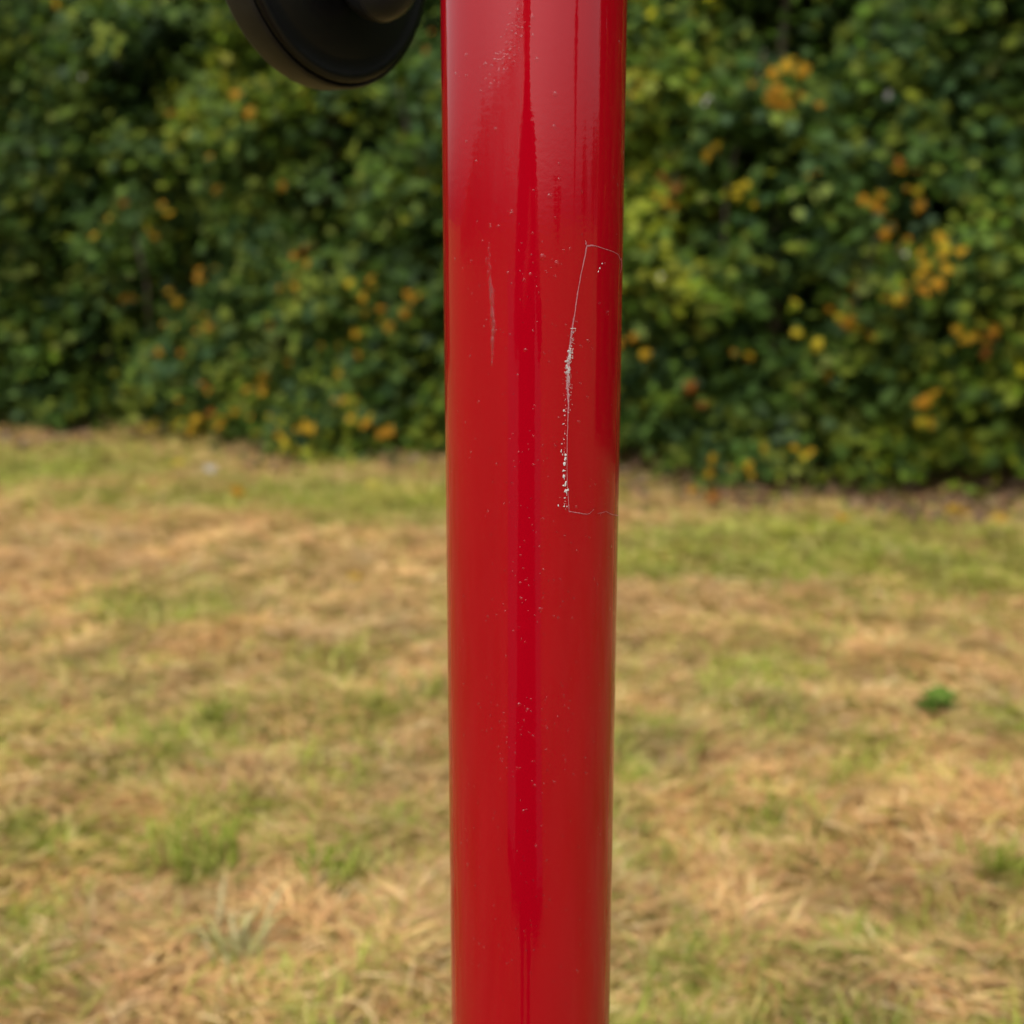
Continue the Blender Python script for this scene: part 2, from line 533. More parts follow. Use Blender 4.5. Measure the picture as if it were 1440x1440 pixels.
# ------------------------------------------------------------------ hedge
LINE = np.array([(-9.5, 10.2), (-6.0, 9.5), (-3.2, 8.45), (-1.6, 7.75), (-.4, 7.25), (.6, 6.58), (1.5, 6.30), (2.5, 6.12), (4.2, 5.5), (6.0, 4.0), (7.2, 1.6), (7.4, 0.4)])
SEGL = np.concatenate([[0], np.cumsum(np.hypot(*(LINE[1:] - LINE[:-1]).T))])
T_TOT = SEGL[-1]
def line_at(t):
    X = np.interp(t, SEGL, LINE[:, 0]); Y = np.interp(t, SEGL, LINE[:, 1])
    e = 0.35
    dx = np.interp(t + e, SEGL, LINE[:, 0]) - np.interp(t - e, SEGL, LINE[:, 0])
    dy = np.interp(t + e, SEGL, LINE[:, 1]) - np.interp(t - e, SEGL, LINE[:, 1])
    l = np.hypot(dx, dy)
    return X, Y, dy / l, -dx / l        # outward normal, towards the field
def bulge(t, z):
    b = 0.95 * (fbm(t, z, 1.1, 4, 2) - 0.5) + 0.75 * (fbm(t, z, 3.2, 14, 2) - 0.5)
    return b - 0.08 * np.maximum(z - 1.8, 0)
def surf(t, z, d):
    X, Y, nx_, ny_ = line_at(t)
    o = bulge(t, z) - d - 0.10
    return np.stack([X + nx_ * o, Y + ny_ * o, z + 0 * t], 1), np.stack([nx_, ny_, 0 * t], 1)
T0 = float(np.interp(-4.0, LINE[:, 0], SEGL)); T1 = float(np.interp(3.6, LINE[:, 0], SEGL))
hedge = empty('hedge', (0.6, 7.4, 0))
tag(hedge, 'tall dense green hedge with scattered orange and yellow autumn leaves behind the grass', 'hedge')
HINV = -np.array([0.6, 7.4, 0.0])

PAL_LEAF = np.array([(.036, .078, .012), (.052, .100, .012), (.026, .060, .018), (.078, .122, .014), (.042, .085, .022), (.110, .145, .016), (.038, .080, .010)])
def clusters(nc, per, t0, t1, z0, z1, dmax, size, spread, gapk):
    t = RNG.uniform(t0, t1, nc); z = RNG.uniform(z0, z1, nc)
    # ragged skirt at the foot
    foot = 0.02 + 0.34 * fbm(t, t * 0, 1.6, 55, 2) * np.clip((t - T0 - 2.5) / 3, 0.15, 1)
    z = np.maximum(z, foot + 0.04)
    gap = fbm(t, z, 1.7, 70, 2) * 0.62 + fbm(t, z, 5.0, 71, 2) * 0.38
    d = RNG.random(nc) ** 1.6 * dmax
    keep = (gap > gapk) | (d > 0.45 * dmax)
    t, z, d = t[keep], z[keep], d[keep]; nc = len(t)
    cp, cn = surf(t, z, d)
    tint = fbm(t, z, 1.5, 80, 2)
    n = nc * per
    idx = np.repeat(np.arange(nc), per)
    off = RNG.normal(0, 1, (n, 3)) * spread * np.array([1, 1, 0.62])
    P = cp[idx] + off
    P[:, 2] = np.maximum(P[:, 2] - 0.25 * (off[:, 0] ** 2 + off[:, 1] ** 2) / spread, 0.03)
    Nn = cn[idx] * RNG.uniform(0.1, 0.9, n)[:, None] + np.array([0, 0, 1]) * RNG.uniform(0.25, 1.1, n)[:, None] + RNG.normal(0, 0.20, (n, 3)) + RNG.normal(0, 0.30, (nc, 3))[idx]
    roll = RNG.uniform(-1.2, 1.2, n) + math.pi
    cc = PAL_LEAF[np.where(RNG.random(n) < .75, RNG.integers(0, len(PAL_LEAF), nc)[idx], RNG.integers(0, len(PAL_LEAF), n))]
    cc = 0.77 * cc * np.array([1.06, 1.0, .95]) * RNG.uniform(0.72, 1.35, nc)[idx][:, None]
    yel = np.clip((tint[idx] - 0.54) * 4 + RNG.normal(0, .35, nc)[idx], 0, 1)[:, None]
    cc = cc * (1 - yel) + cc * np.array([1.9, 1.5, 0.7]) * yel
    young = (RNG.random(nc) < 0.10)[idx][:, None]
    cc = np.where(young, cc * np.array([1.7, 1.6, 1.2]), cc)
    cc = cc * RNG.uniform(0.86, 1.16, n)[:, None]
    return P, Nn, roll, RNG.uniform(*size, n), cc
P, Nn, ro, sz, cc = clusters(5600, 15, T0, T1, 0.02, 3.0, 0.85, (0.045, 0.078), 0.09, 0.47)
o = leaf_cloud('foliage', P + HINV, Nn, ro, sz, cc, LEAF2D, M_FOL, hedge); tag(o, kind='stuff')
# loose outer sprays that break the surface
P, Nn, ro, sz, cc = clusters(1500, 9, T0, T1, 0.05, 3.0, 0.05, (0.04, 0.07), 0.06, 0.55)
o = leaf_cloud('foliage', P + HINV, Nn, ro, sz, cc * 1.15, LEAF2D, M_FOL, hedge); tag(o, kind='stuff')
# upper part and the ends of the hedge, and its inside
for (a, b, z0, z1, nc) in ((T0, T1, 2.9, 3.9, 1100), (0.0, T0, 0.02, 3.9, 1900), (T1, T_TOT, 0.02, 3.9, 2600)):
    P, Nn, ro, sz, cc = clusters(nc, 12, a, b, z0, z1, 0.8, (0.06, 0.10), 0.13, 0.40)
    o = leaf_cloud('foliage', P + HINV, Nn, ro, sz, cc, OVAL2D, M_FOL, hedge); tag(o, kind='stuff')
nb = 75000
t = RNG.uniform(0, T_TOT, nb); z = RNG.uniform(0.05, 3.7, nb)
P, cn = surf(t, z, RNG.uniform(0.8, 1.35, nb))
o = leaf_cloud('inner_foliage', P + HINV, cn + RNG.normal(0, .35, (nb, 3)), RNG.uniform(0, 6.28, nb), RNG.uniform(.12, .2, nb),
               PAL_LEAF[RNG.integers(0, 5, nb)] * 0.5, OVAL2D, M_FOL, hedge); tag(o, kind='stuff')  # leaf tone darkened here: shade inside the hedge put into the colour
# stems
for k in range(26):
    t = np.array([0.7 + (T_TOT - 1.4) * (k + random.uniform(-.3, .3)) / 25])
    p, nrm = surf(t, np.array([0.0]), np.array([0.75]))
    p = p[0] + HINV; p[2] = -0.03
    pts, rad = [], []
    lean = random.uniform(-.15, .15)
    for s in range(7):
        pts.append((p[0] + lean * s * .3 + random.uniform(-.05, .05), p[1] + random.uniform(-.05, .05), p[2] + s * 0.55))
        rad.append(0.045 * (1 - s / 8.5))
    V, F = tube(pts, rad, 8)
    link('stem', mesh('stem', V, F), M_BARK, hedge)
# thin shoots that show between the leaves
for (px, py, px2, py2) in ((1018, 350, 1040, 190), (1046, 150, 1075, 70), (600, 250, 560, 120), (1200, 480, 1235, 330), (930, 300, 948, 215), (380, 520, 420, 400), (210, 470, 190, 330)):
    def on_hedge(px, py, off=0.0):
        best = None
        for Y in np.arange(5.6, 10.5, 0.02):
            p = at_depth(px, py, Y)
            tt = np.interp(p[0], LINE[:, 0], SEGL)
            s, _ = surf(np.array([tt]), np.array([p[2]]), np.array([off]))
            if p[1] >= s[0, 1]: return p, tt
        return p, tt
    a, _ = on_hedge(px, py, 0.05); b, _ = on_hedge(px2, py2, -0.02)
    m_ = (a + b) / 2 + np.array([random.uniform(-.05, .05), 0, 0])
    V, F = tube([a + HINV, m_ + HINV, b + HINV], [0.008, 0.006, 0.003], 6)
    link('shoot', mesh('shoot', V, F), M_BARK, hedge)

# separate leaves: autumn colours, plus small near-white shapes at set spots
AUT = {'orange': mat_leaf('orange_leaf', (0.263, 0.1248, 0.0081)), 'amber': mat_leaf('amber_leaf', (0.2923, 0.169, 0.0096)),
       'yellow': mat_leaf('yellow_leaf', (0.3069, 0.2335, 0.0136)), 'rust': mat_leaf('rust_leaf', (0.1672, 0.0588, 0.0093)),
       'pale': mat_leaf('pale_leaf', (0.3406, 0.322, 0.2972)), 'lime': mat_leaf('lime_leaf', (0.161, 0.2043, 0.0433))}
AUTM = {k: [single_leaf_mesh(k + '_leaf', 0.072, m, 7 * i + j) for j in range(3)] for i, (k, m) in enumerate(AUT.items())}
SPOTS = [(110, 103, 1, 8, 'pale'), (233, 294, 2, 12, 'amber'), (140, 320, 3, 16, 'amber'), (175, 290, 2, 14, 'rust'), (290, 268, 4, 22, 'orange'), (405, 264, 2, 10, 'orange'),
         (230, 155, 2, 14, 'orange'), (90, 10, 2, 12, 'amber'), (205, 335, 2, 12, 'amber'), (288, 365, 3, 18, 'orange'), (430, 345, 3, 14, 'rust'), (437, 365, 2, 10, 'orange'),
         (405, 412, 6, 20, 'amber'), (275, 420, 5, 20, 'amber'), (270, 445, 5, 20, 'orange'), (240, 478, 4, 20, 'orange'), (385, 455, 3, 18, 'orange'), (500, 440, 6, 28, 'amber'),
         (525, 420, 4, 20, 'orange'), (552, 455, 3, 14, 'rust'), (455, 475, 3, 16, 'rust'), (480, 505, 4, 18, 'orange'), (385, 527, 5, 22, 'orange'), (310, 570, 8, 26, 'amber'),
         (295, 560, 3, 14, 'rust'), (340, 500, 3, 20, 'lime'), (370, 590, 5, 22, 'amber'), (420, 600, 4, 14, 'amber'), (410, 632, 6, 18, 'yellow'), (210, 610, 4, 14, 'yellow'),
         (245, 600, 6, 20, 'yellow'), (265, 615, 6, 20, 'amber'), (515, 570, 4, 16, 'amber'), (480, 560, 3, 14, 'amber'), (535, 600, 3, 14, 'orange'), (595, 60, 2, 10, 'rust'),
         (330, 140, 2, 14, 'orange'), (540, 300, 3, 18, 'lime'), (590, 410, 3, 14, 'orange'), (180, 420, 2, 18, 'orange'), (120, 480, 2, 22, 'lime'),
         (1115, 95, 7, 18, 'amber'), (1100, 140, 8, 20, 'orange'), (1125, 120, 5, 24, 'orange'), (1050, 120, 3, 12, 'orange'), (1010, 215, 4, 14, 'amber'), (1035, 265, 6, 18, 'yellow'),
         (945, 255, 5, 18, 'rust'), (935, 275, 4, 14, 'orange'), (890, 130, 2, 10, 'orange'), (1145, 265, 6, 26, 'lime'), (1158, 250, 2, 10, 'orange'), (1275, 238, 4, 12, 'rust'),
         (1250, 285, 3, 12, 'amber'), (1285, 290, 4, 14, 'orange'), (1260, 325, 7, 20, 'orange'), (1215, 290, 2, 10, 'orange'), (1312, 378, 8, 22, 'amber'), (1318, 395, 5, 16, 'orange'), (1335, 338, 3, 12, 'amber'),
         (1282, 352, 1, 6, 'pale'), (1000, 150, 3, 14, 'pale'), (1245, 140, 2, 10, 'pale'), (925, 392, 2, 10, 'pale'), (1260, 410, 4, 16, 'orange'), (1185, 440, 8, 24, 'orange'), (1210, 465, 4, 18, 'rust'), (1140, 455, 4, 18, 'yellow'),
         (1360, 462, 3, 14, 'amber'), (1400, 465, 2, 10, 'orange'), (1380, 490, 3, 14, 'rust'), (918, 498, 2, 8, 'yellow'), (880, 470, 2, 10, 'orange'), (1042, 494, 3, 14, 'orange'), (1160, 525, 2, 12, 'lime'),
         (1302, 560, 3, 10, 'orange'), (1300, 592, 4, 12, 'yellow'), (975, 560, 3, 14, 'rust'), (1060, 655, 5, 16, 'amber'), (1125, 645, 3, 14, 'amber'), (995, 655, 3, 14, 'amber'),
         (980, 690, 3, 10, 'orange'), (1430, 420, 3, 12, 'amber'), (1270, 700, 2, 10, 'amber'), (960, 340, 3, 16, 'yellow'), (1330, 440, 3, 20, 'lime'), (1040, 520, 3, 20, 'lime'), (1250, 8, 2, 12, 'amber')]
nl = 0
for (px, py, k, sp, colr) in SPOTS:
    for j in range(k):
        if nl >= 298: break
        qx, qy = px + random.gauss(0, sp * .8), py + random.gauss(0, sp * .8)
        p, tt = on_hedge(qx, qy, (-0.10 if py < 555 else -0.24) + random.uniform(-.07, .06))
        p[2] = max(p[2], 0.09)
        use = colr if random.random() < .8 else random.choice(['orange', 'amber', 'yellow'] if colr != 'pale' else ['pale'])
        o = bpy.data.objects.new('leaf', random.choice(AUTM[use]))
        COL.objects.link(o); o.parent = hedge
        o.location = p + HINV
        X, Y, ax, ay = line_at(np.array([tt]))
        nn = Vector((float(ax[0]) * .8 + random.gauss(0, .55), float(ay[0]) * .8 + random.gauss(0, .45), random.uniform(.0, 1.1)))
        o.rotation_euler = (nn.to_track_quat('Z', 'Y') @ Matrix.Rotation(random.uniform(0, 6.28), 3, 'Z').to_quaternion()).to_euler()
        s = random.uniform(.4, .95) * (0.55 if colr == 'pale' else 1)
        o.scale = (s, s, s)
        nl += 1

# brown litter under the hedge
n = 4200
t = RNG.uniform(T0, T1, n); 
P, cn = surf(t, t * 0, RNG.normal(-0.02, 0.25, n))
P[:, 2] = height(P[:, 0], P[:, 1]) + RNG.uniform(.02, .06, n)
keep = RNG.random(n) < np.clip(0.25 + (P[:, 0] - 0.4) * .5, .15, 1); P = P[keep]; n = len(P)
pal = np.array([(.13, .075, .04), (.10, .06, .035), (.17, .105, .055), (.08, .05, .03), (.19, .10, .05)])
o = leaf_cloud('leaf_litter', P, np.array([0, -.3, 1]) + RNG.normal(0, .4, (n, 3)), RNG.uniform(0, 6.28, n), RNG.uniform(.035, .075, n),
               pal[RNG.integers(0, 5, n)], OVAL2D, M_BLADE, None)
tag(o, 'brown dead leaf litter strewn along the bare foot of the hedge', 'leaf litter', kind='stuff')

# fallen leaves that lie apart on the grass
for (px, py, colr, s, lab) in (
        (335, 695, 'orange', 1.1, 'orange fallen leaf on green grass in front of the yellow leaves low in the hedge'),
        (296, 658, 'pale', 1.0, 'cream fallen leaf at the hedge foot under the yellow leaf clump'),
        (252, 655, 'yellow', 1.0, 'yellow fallen leaf on dry grass just left of the cream fallen leaf'),
        (525, 684, 'yellow', 1.0, 'small yellow fallen leaf on the green strip left of the red post'),
        (497, 812, 'amber', .9, 'amber fallen leaf alone in the middle of the tan hay left of the red post'),
        (1002, 706, 'rust', 1.1, 'rusty fallen leaf on the brown litter just right of the red post'),
        (975, 692, 'orange', 1.2, 'bright orange fallen leaf tucked under the hedge right of the red post'),
        (1187, 736, 'orange', 1.1, 'orange fallen leaf standing on edge between brown litter and green strip'),
        (1346, 724, 'amber', 1.3, 'large amber fallen leaf by the litter, left of the one near the photo edge'),
        (1403, 726, 'amber', 1.3, 'amber fallen leaf at the hedge foot nearest the right edge of the photo'),
        (1302, 704, 'rust', 1.0, 'rusty brown fallen leaf against the dark hedge base beside grey twigs')):
    x, y = on_ground(px, py)
    o = link('fallen_leaf', random.choice(AUTM[colr]))
    o.location = (x, y, float(height(np.array([x]), np.array([y]))[0]) + .05)
    o.rotation_euler = (random.uniform(.35, .7), random.uniform(-.4, .4), random.uniform(-.8, .8))
    o.scale = (s, s, s)
    tag(o, lab, 'leaf', 'fallen leaves on the grass')

# ------------------------------------------------------------------ tufts and weeds in the field
def tuft(name, px, py, n, ln, wd, pal, spread, label, cat, part='blade', up=(0.8, 1.4)):
    x, y = on_ground(px, py)
    z = float(height(np.array([x]), np.array([y]))[0]) + 0.034
    root = empty(name, (x, y, z))
    tag(root, label, cat)
    mats = []
    for c in pal:
        mats.append(TUFTM.setdefault(c, mat_leaf('tuft_blade', c)))
    for k in range(n):
        a = random.uniform(0, 2 * math.pi); e0 = random.uniform(*up); L_ = ln * random.uniform(.6, 1.2); W_ = wd * random.uniform(.7, 1.2)
        r0 = Vector((random.gauss(0, spread), random.gauss(0, spread), 0))
        d = Vector((math.cos(a), math.sin(a), 0)); sd = Vector((-math.sin(a), math.cos(a), 0))
        V, F, p, e = [], [], r0.copy(), e0
        for s in range(5):
            wv = W_ * (0.6, 1.0, .95, .6, .05)[s] / 2
            V += [p - sd * wv, p + Vector((0, 0, -wv * .5)), p + sd * wv]
            p = p + (d * math.cos(e) + Vector((0, 0, 1)) * math.sin(e)) * (L_ / 4)
            e -= random.uniform(.15, .4)
        for s in range(4):
            for j in range(2):
                F.append((s * 3 + j, s * 3 + j + 1, s * 3 + j + 4, s * 3 + j + 3))
        link(part, mesh(part, V, F), random.choice(mats), root)
    return root
TUFTM = {}
G1, G2, G3, S1, S2 = (0.1452, 0.1785, 0.017), (0.2074, 0.221, 0.0382), (0.0933, 0.1275, 0.0145), (0.3655, 0.3145, 0.153), (0.2975, 0.272, 0.102)
tuft('grass_tuft', 335, 1340, 26, .13, .009, (S1, S1, S2), .03, 'tuft of broad pale straw blades fanning up in the hay at lower left', 'grass tuft')
tuft('grass_tuft', 290, 1222, 46, .10, .008, (G1, G2), .05, 'low spreading bright green tuft above the pale straw tuft', 'grass tuft')
tuft('grass_tuft', 475, 1226, 34, .09, .008, (G1, G2), .035, 'bright green tuft between the spreading tuft and the red post', 'grass tuft')
tuft('grass_tuft', 303, 1014, 24, .075, .008, (G3, G1), .022, 'small upright dark green tuft in the middle of the left field', 'grass tuft')
tuft('grass_tuft', 976, 1062, 9, .08, .008, (G2, G1), .012, 'thin upright light green tuft just right of the red post', 'grass tuft')
tuft('grass_tuft', 1160, 1165, 9, .10, .008, (S2, S1, G2), .02, 'sparse pale green and straw tuft at lower right', 'grass tuft')
tuft('grass_tuft', 590, 985, 30, .10, .007, (G2, S2), .045, 'light green tuft close beside the left edge of the red post', 'grass tuft')
tuft('grass_tuft', 1405, 1235, 34, .10, .008, (G2, G1), .03, 'bright green tuft at the right edge of the photo', 'grass tuft')
def weed(px, py, n, size, label):
    x, y = on_ground(px, py)
    z = float(height(np.array([x]), np.array([y]))[0]) + 0.02
    root = empty('broadleaf_weed', (x, y, z)); tag(root, label, 'weed')
    m1 = mat_leaf('weed_leaf', (.05, .095, .012)); m2 = mat_leaf('weed_leaf', (.08, .13, .018))
    for k in range(n):
        a = 2.4 * k + random.uniform(-.3, .3); L_ = size * random.uniform(.7, 1.1)
        d = Vector((math.cos(a), math.sin(a), 0)); sd = Vector((-math.sin(a), math.cos(a), 0))
        V, F, p, e = [], [], Vector((0, 0, 0)), random.uniform(.35, 1.2)
        for s in range(6):
            wv = L_ * (0.04, .24, .36, .34, .2, .02)[s]
            V += [p - sd * wv + Vector((0, 0, .2 * wv)), p, p + sd * wv + Vector((0, 0, .2 * wv))]
            p = p + (d * math.cos(e) + Vector((0, 0, 1)) * math.sin(e)) * (L_ / 5); e -= .22
        for s in range(5):
            for j in range(2): F.append((s * 3 + j, s * 3 + j + 1, s * 3 + j + 4, s * 3 + j + 3))
        link('leaf', mesh('leaf', V, F), m1 if random.random() < .6 else m2, root)
weed(1318, 1000, 13, .085, 'dark green broadleaf weed in the hay on the right side of the field')
weed(1147, 1205, 5, .03, 'tiny bright green seedling low in the hay at lower right')

# ------------------------------------------------------------------ red post
PR, PY, PX = 0.057, 0.866, 0.0133
post = empty('steel_post', (PX, PY, 0))
tag(post, 'wet glossy red painted round steel post standing in the foreground', 'post')
V, F = lathe([(0.0, -0.25), (PR, -0.25)] + [(PR, z) for z in np.linspace(-0.2, 2.55, 40)] + [(0.0, 2.55)], 160)
shaft = link('shaft', mesh('shaft', V, F), M_RED, post)
V, F = lathe([(PR + .0005, 2.551), (PR + .006, 2.553), (PR + .007, 2.570), (PR + .002, 2.585), (PR * .7, 2.600), (PR * .3, 2.607), (0, 2.609)], 64)
link('cap', mesh('cap', V, F), M_BLACK, post)

def pole_hit(px, py):
    """where the line of sight through (px, py) meets the post: angle from straight-towards-camera, height"""
    d = ray(px, py)
    ox, oy = -PX, -PY
    a = d[0] ** 2 + d[1] ** 2; b = 2 * (ox * d[0] + oy * d[1]); c = ox * ox + oy * oy - PR * PR
    disc = b * b - 4 * a * c
    if disc < 0:
        s = 1 if px > 749 else -1
        t = -b / (2 * a)
        return s * 1.46, CAM_Z + d[2] * t
    t = (-b - math.sqrt(disc)) / (2 * a)
    X, Y = ox + d[0] * t, oy + d[1] * t
    return math.atan2(X, -Y), CAM_Z + d[2] * t
def on_pole(phi, z, off):
    r = PR + off
    return (r * math.sin(phi), -r * math.cos(phi), z)

# clear film sticker: patch of film, scuffed edges, residue flecks
LEFT = [(825, 345), (822, 362), (817, 385), (812, 412), (808, 440), (804, 466), (801, 490), (799, 515), (798, 540), (799, 570), (798, 600), (797, 640), (797.5, 680), (800, 719)]
TOPE = [(825, 346), (831, 345), (838, 346), (850, 350), (862, 354), (869, 358), (872, 366)]
BOT = [(800, 719), (812, 721), (824, 723), (829, 722), (835, 716)]
BOT2 = [(840, 722), (846, 721), (852, 719), (857, 722), (862, 724), (869, 725)]
V, F = [], []
rows = 24; cols = 8
lx = [p[0] for p in LEFT]; ly = [p[1] for p in LEFT]
for r_ in range(rows + 1):
    yy = 346 + (719 - 346) * r_ / rows
    ph0, z0 = pole_hit(float(np.interp(yy, ly, lx)), yy)
    ph1 = 1.40
    for c_ in range(cols + 1):
        f_ = c_ / cols
        drop = -0.0035 * f_ if r_ == 0 else 0
        V.append(on_pole(ph0 + (ph1 - ph0) * f_, z0 + drop * (1 - r_ / rows) - 0.0015 * f_, 0.00012))
for r_ in range(rows):
    for c_ in range(cols):
        a = r_ * (cols + 1) + c_
        F.append((a, a + cols + 1, a + cols + 2, a + 1))
st = link('clear_sticker', mesh('clear_sticker', V, F), M_RED, post)
tag(st, 'clear rectangular film patch with white scuffed edge wrapped round the right side of the post')

def ribbon(pts, widths, off, jag=0.25, sub=6):
    V, F = [], []
    P_ = [pole_hit(*p) for p in pts]
    Q = []
    for i in range(len(P_) - 1):
        for s in range(sub):
            f_ = s / sub
            Q.append((P_[i][0] * (1 - f_) + P_[i + 1][0] * f_, P_[i][1] * (1 - f_) + P_[i + 1][1] * f_, widths[i] * (1 - f_) + widths[i + 1] * f_))
    Q.append((*P_[-1], widths[-1]))
    for i, (ph, z, wd) in enumerate(Q):
        a, b = Q[max(0, i - 1)], Q[min(len(Q) - 1, i + 1)]
        tx, tz = (b[0] - a[0]) * PR, b[1] - a[1]
        l = math.hypot(tx, tz) or 1
        nx_, nz_ = -tz / l, tx / l
        wl, wr = wd / 2 * random.uniform(1 - jag, 1 + jag), wd / 2 * random.uniform(1 - jag, 1 + jag)
        sh = random.uniform(-.00012, .00012)
        V.append(on_pole(ph + (nx_ * (wl + sh)) / PR, z + nz_ * wl, off))
        V.append(on_pole(ph - (nx_ * (wr - sh)) / PR, z - nz_ * wr, off))
    for i in range(len(Q) - 1):
        F.append((2 * i, 2 * i + 1, 2 * i + 3, 2 * i + 2))
    return V, F
def joined(lst):
    V, F = [], []
    for v, f in lst:
        o = len(V); V += v; F += [tuple(i + o for i in q_) for q_ in f]
    return V, F
mm = 0.001
V, F = joined([ribbon(LEFT, [.9 * mm, .75 * mm, .5 * mm, .6 * mm, .7 * mm, .9 * mm, 1.4 * mm, 1.9 * mm, 1.5 * mm, .7 * mm, .4 * mm, .35 * mm, .3 * mm, .35 * mm], .00022, .35),
               ribbon(TOPE, [.9 * mm, .8 * mm, .45 * mm, .3 * mm, .25 * mm, .3 * mm, .5 * mm], .00022, .35),
               ribbon([(873, 363), (874, 372), (872, 384)], [1.2 * mm, 1.3 * mm, .5 * mm], .00022, .4),
               ribbon(BOT, [.45 * mm, .5 * mm, .4 * mm, .3 * mm, .25 * mm], .00022, .4), ribbon(BOT2, [.2 * mm, .3 * mm, .25 * mm, .3 * mm, .5 * mm, .5 * mm], .00022, .6),
               ribbon([(823, 338), (824, 344)], [.3 * mm, .8 * mm], .00022, .4)])
link('scuffed_edge', mesh('scuffed_edge', V, F, False), M_SCRATCH, st)
def fleck(px, py, rw, rh, n=9):
    ph, z = pole_hit(px, py)
    pts = []
    for k in range(n):
        a = 2 * math.pi * k / n
        rr = random.uniform(.35, 1.35)
        pts.append(on_pole(ph + rw * rr * math.cos(a) / PR, z + rh * rr * math.sin(a), .0003))
    pts.append(on_pole(ph, z, .0006))
    return pts, [(k, (k + 1) % n, n) for k in range(n)]
FL = []
for (px, py, a, b) in ((795, 645, 1.4, 1.7), (794, 652, 1.5, 1.8), (792, 662, 2.4, 1.0), (793, 670, 1.4, 3.2), (795, 680, 1.4, 3.0), (792, 683, 1.2, 1.0), (796, 690, 2.4, 2.8),
                       (794, 700, 1.0, .8), (785, 711, .8, 1.3), (793, 712, 1.2, .9), (797, 712, .9, .8), (793, 577, 1.0, 1.2), (794, 584, .9, .9), (792, 596, 1.7, .8), (790, 624, .9, .6),
                       (789, 634, .7, 1.5), (791, 639, .7, .8), (794, 610, .5, .8), (793, 618, .7, .5), (795, 640, 1.2, 1.4), (846, 371, .9, .9), (843, 377, .8, .9), (841, 382, .8, .7)):
    FL.append(fleck(px, py, a * .62 * mm, b * .66 * mm))
for k in range(280):                     # the fuzzy white scuff half way down the film edge
    yy = float(np.clip(random.gauss(514, 30), 462, 580))
    xx = float(np.interp(yy, ly, lx)) + random.gauss(0.8, 1.9) - (1.5 if 505 < yy < 525 else 0)
    sc_ = 1.3 if abs(yy - 508) < 18 else .8
    FL.append(fleck(xx, yy, random.uniform(.14, .32) * mm * sc_, random.uniform(.2, .55) * mm * sc_, 5))
for k in range(46):
    yy = random.uniform(530, 712); FL.append(fleck(794 + random.gauss(0, 1.6), yy, random.uniform(.1, .25) * mm, random.uniform(.1, .3) * mm, 5))
V, F = joined(FL)
o = link('residue_flecks', mesh('residue_flecks', V, F, False), M_CHIP, st); tag(o, kind='stuff')

# rain beads and one run of water
def bead(ph, z, r, stretch=1.0, h=.5):
    V, F = [], []
    seg = 10
    for i, (q_, hh) in enumerate(((1.0, -.05), (.9, .42), (.6, .8), (.0, 1.0))):
        if i == 3:
            V.append(on_pole(ph, z - r * .1, r * h)); continue
        for k in range(seg):
            a = 2 * math.pi * k / seg
            V.append(on_pole(ph + r * q_ * math.cos(a) / PR, z + r * stretch * q_ * math.sin(a) - r * .1 * hh, max(-.0001, r * h * hh)))
    for i in range(2):
        for k in range(seg):
            k2 = (k + 1) % seg
            F.append((i * seg + k, i * seg + k2, (i + 1) * seg + k2, (i + 1) * seg + k))
    for k in range(seg): F.append((2 * seg + k, 2 * seg + (k + 1) % seg, 3 * seg))
    return V, F
BD = []
for (px, py, r) in ((728, 14, 1.0), (717, 20, .8), (748, 24, 1.2), (730, 28, .7), (755, 83, 1.2), (781, 132, 1.4), (779, 178, 1.1), (656, 77, 1.2), (641, 103, .9), (656, 106, .9), (683, 90, 1.1),
                    (697, 181, .9), (656, 199, .9), (773, 275, 1.3), (786, 230, .9), (786, 252, .9), (750, 268, .8), (763, 361, 1.5), (783, 370, 1.4), (746, 386, 1.0), (737, 394, .9), (714, 384, .8),
                    (739, 492, 1.2), (728, 528, .9), (786, 587, .9), (701, 318, 1.1), (689, 316, .9), (640, 364, .8), (854, 440, 1.1), (827, 479, 1.0), (817, 487, .9), (814, 593, .9), (816, 539, .8),
                    (719, 300, 1.0), (749, 328, .8), (793, 352, .8), (673, 565, .8), (731, 820, 1.2), (733, 842, 1.2), (760, 857, 1.1), (740, 816, .9), (730, 991, 1.3), (742, 998, .9), (712, 1044, .8),
                    (727, 1080, .8), (752, 1105, .9), (736, 1141, 1.0), (754, 1190, .9), (750, 1035, .8), (795, 1070, .7), (780, 1100, .9), (673, 990, .7), (699, 992, .8)):
    ph, z = pole_hit(px, py)
    BD.append(bead(ph, z, r * 1.25 * mm * random.uniform(.85, 1.1), random.uniform(.9, 1.2)))
for k in range(900):
    ph = random.uniform(-math.pi, math.pi)
    z = random.uniform(0.2, 2.5)
    BD.append(bead(ph, z, min(.0011, abs(random.gauss(0, .0004)) + .0003), random.uniform(.9, 1.3)))
for k in range(330):                     # the many small beads on the side in view
    cy = random.choice((380, 420, 600, 700, 830, 850, 980, 1020, 1080, 1180, 1300)) + random.gauss(0, 45)
    cx = 745 + random.gauss(0, 50)
    if 640 < cx < 860:
        ph, z = pole_hit(cx, cy); BD.append(bead(ph, z, random.uniform(.00036, .0009), random.uniform(.9, 1.3)))
for k in range(60):                      # rough droplet field where the wet film ends near the top
    u = random.random()
    ph, z = pole_hit(688 + 50 * u + random.gauss(0, 6), 118 - 95 * u + random.gauss(0, 12)); BD.append(bead(ph, z, random.uniform(.0005, .0011), random.uniform(.7, 1.2)))
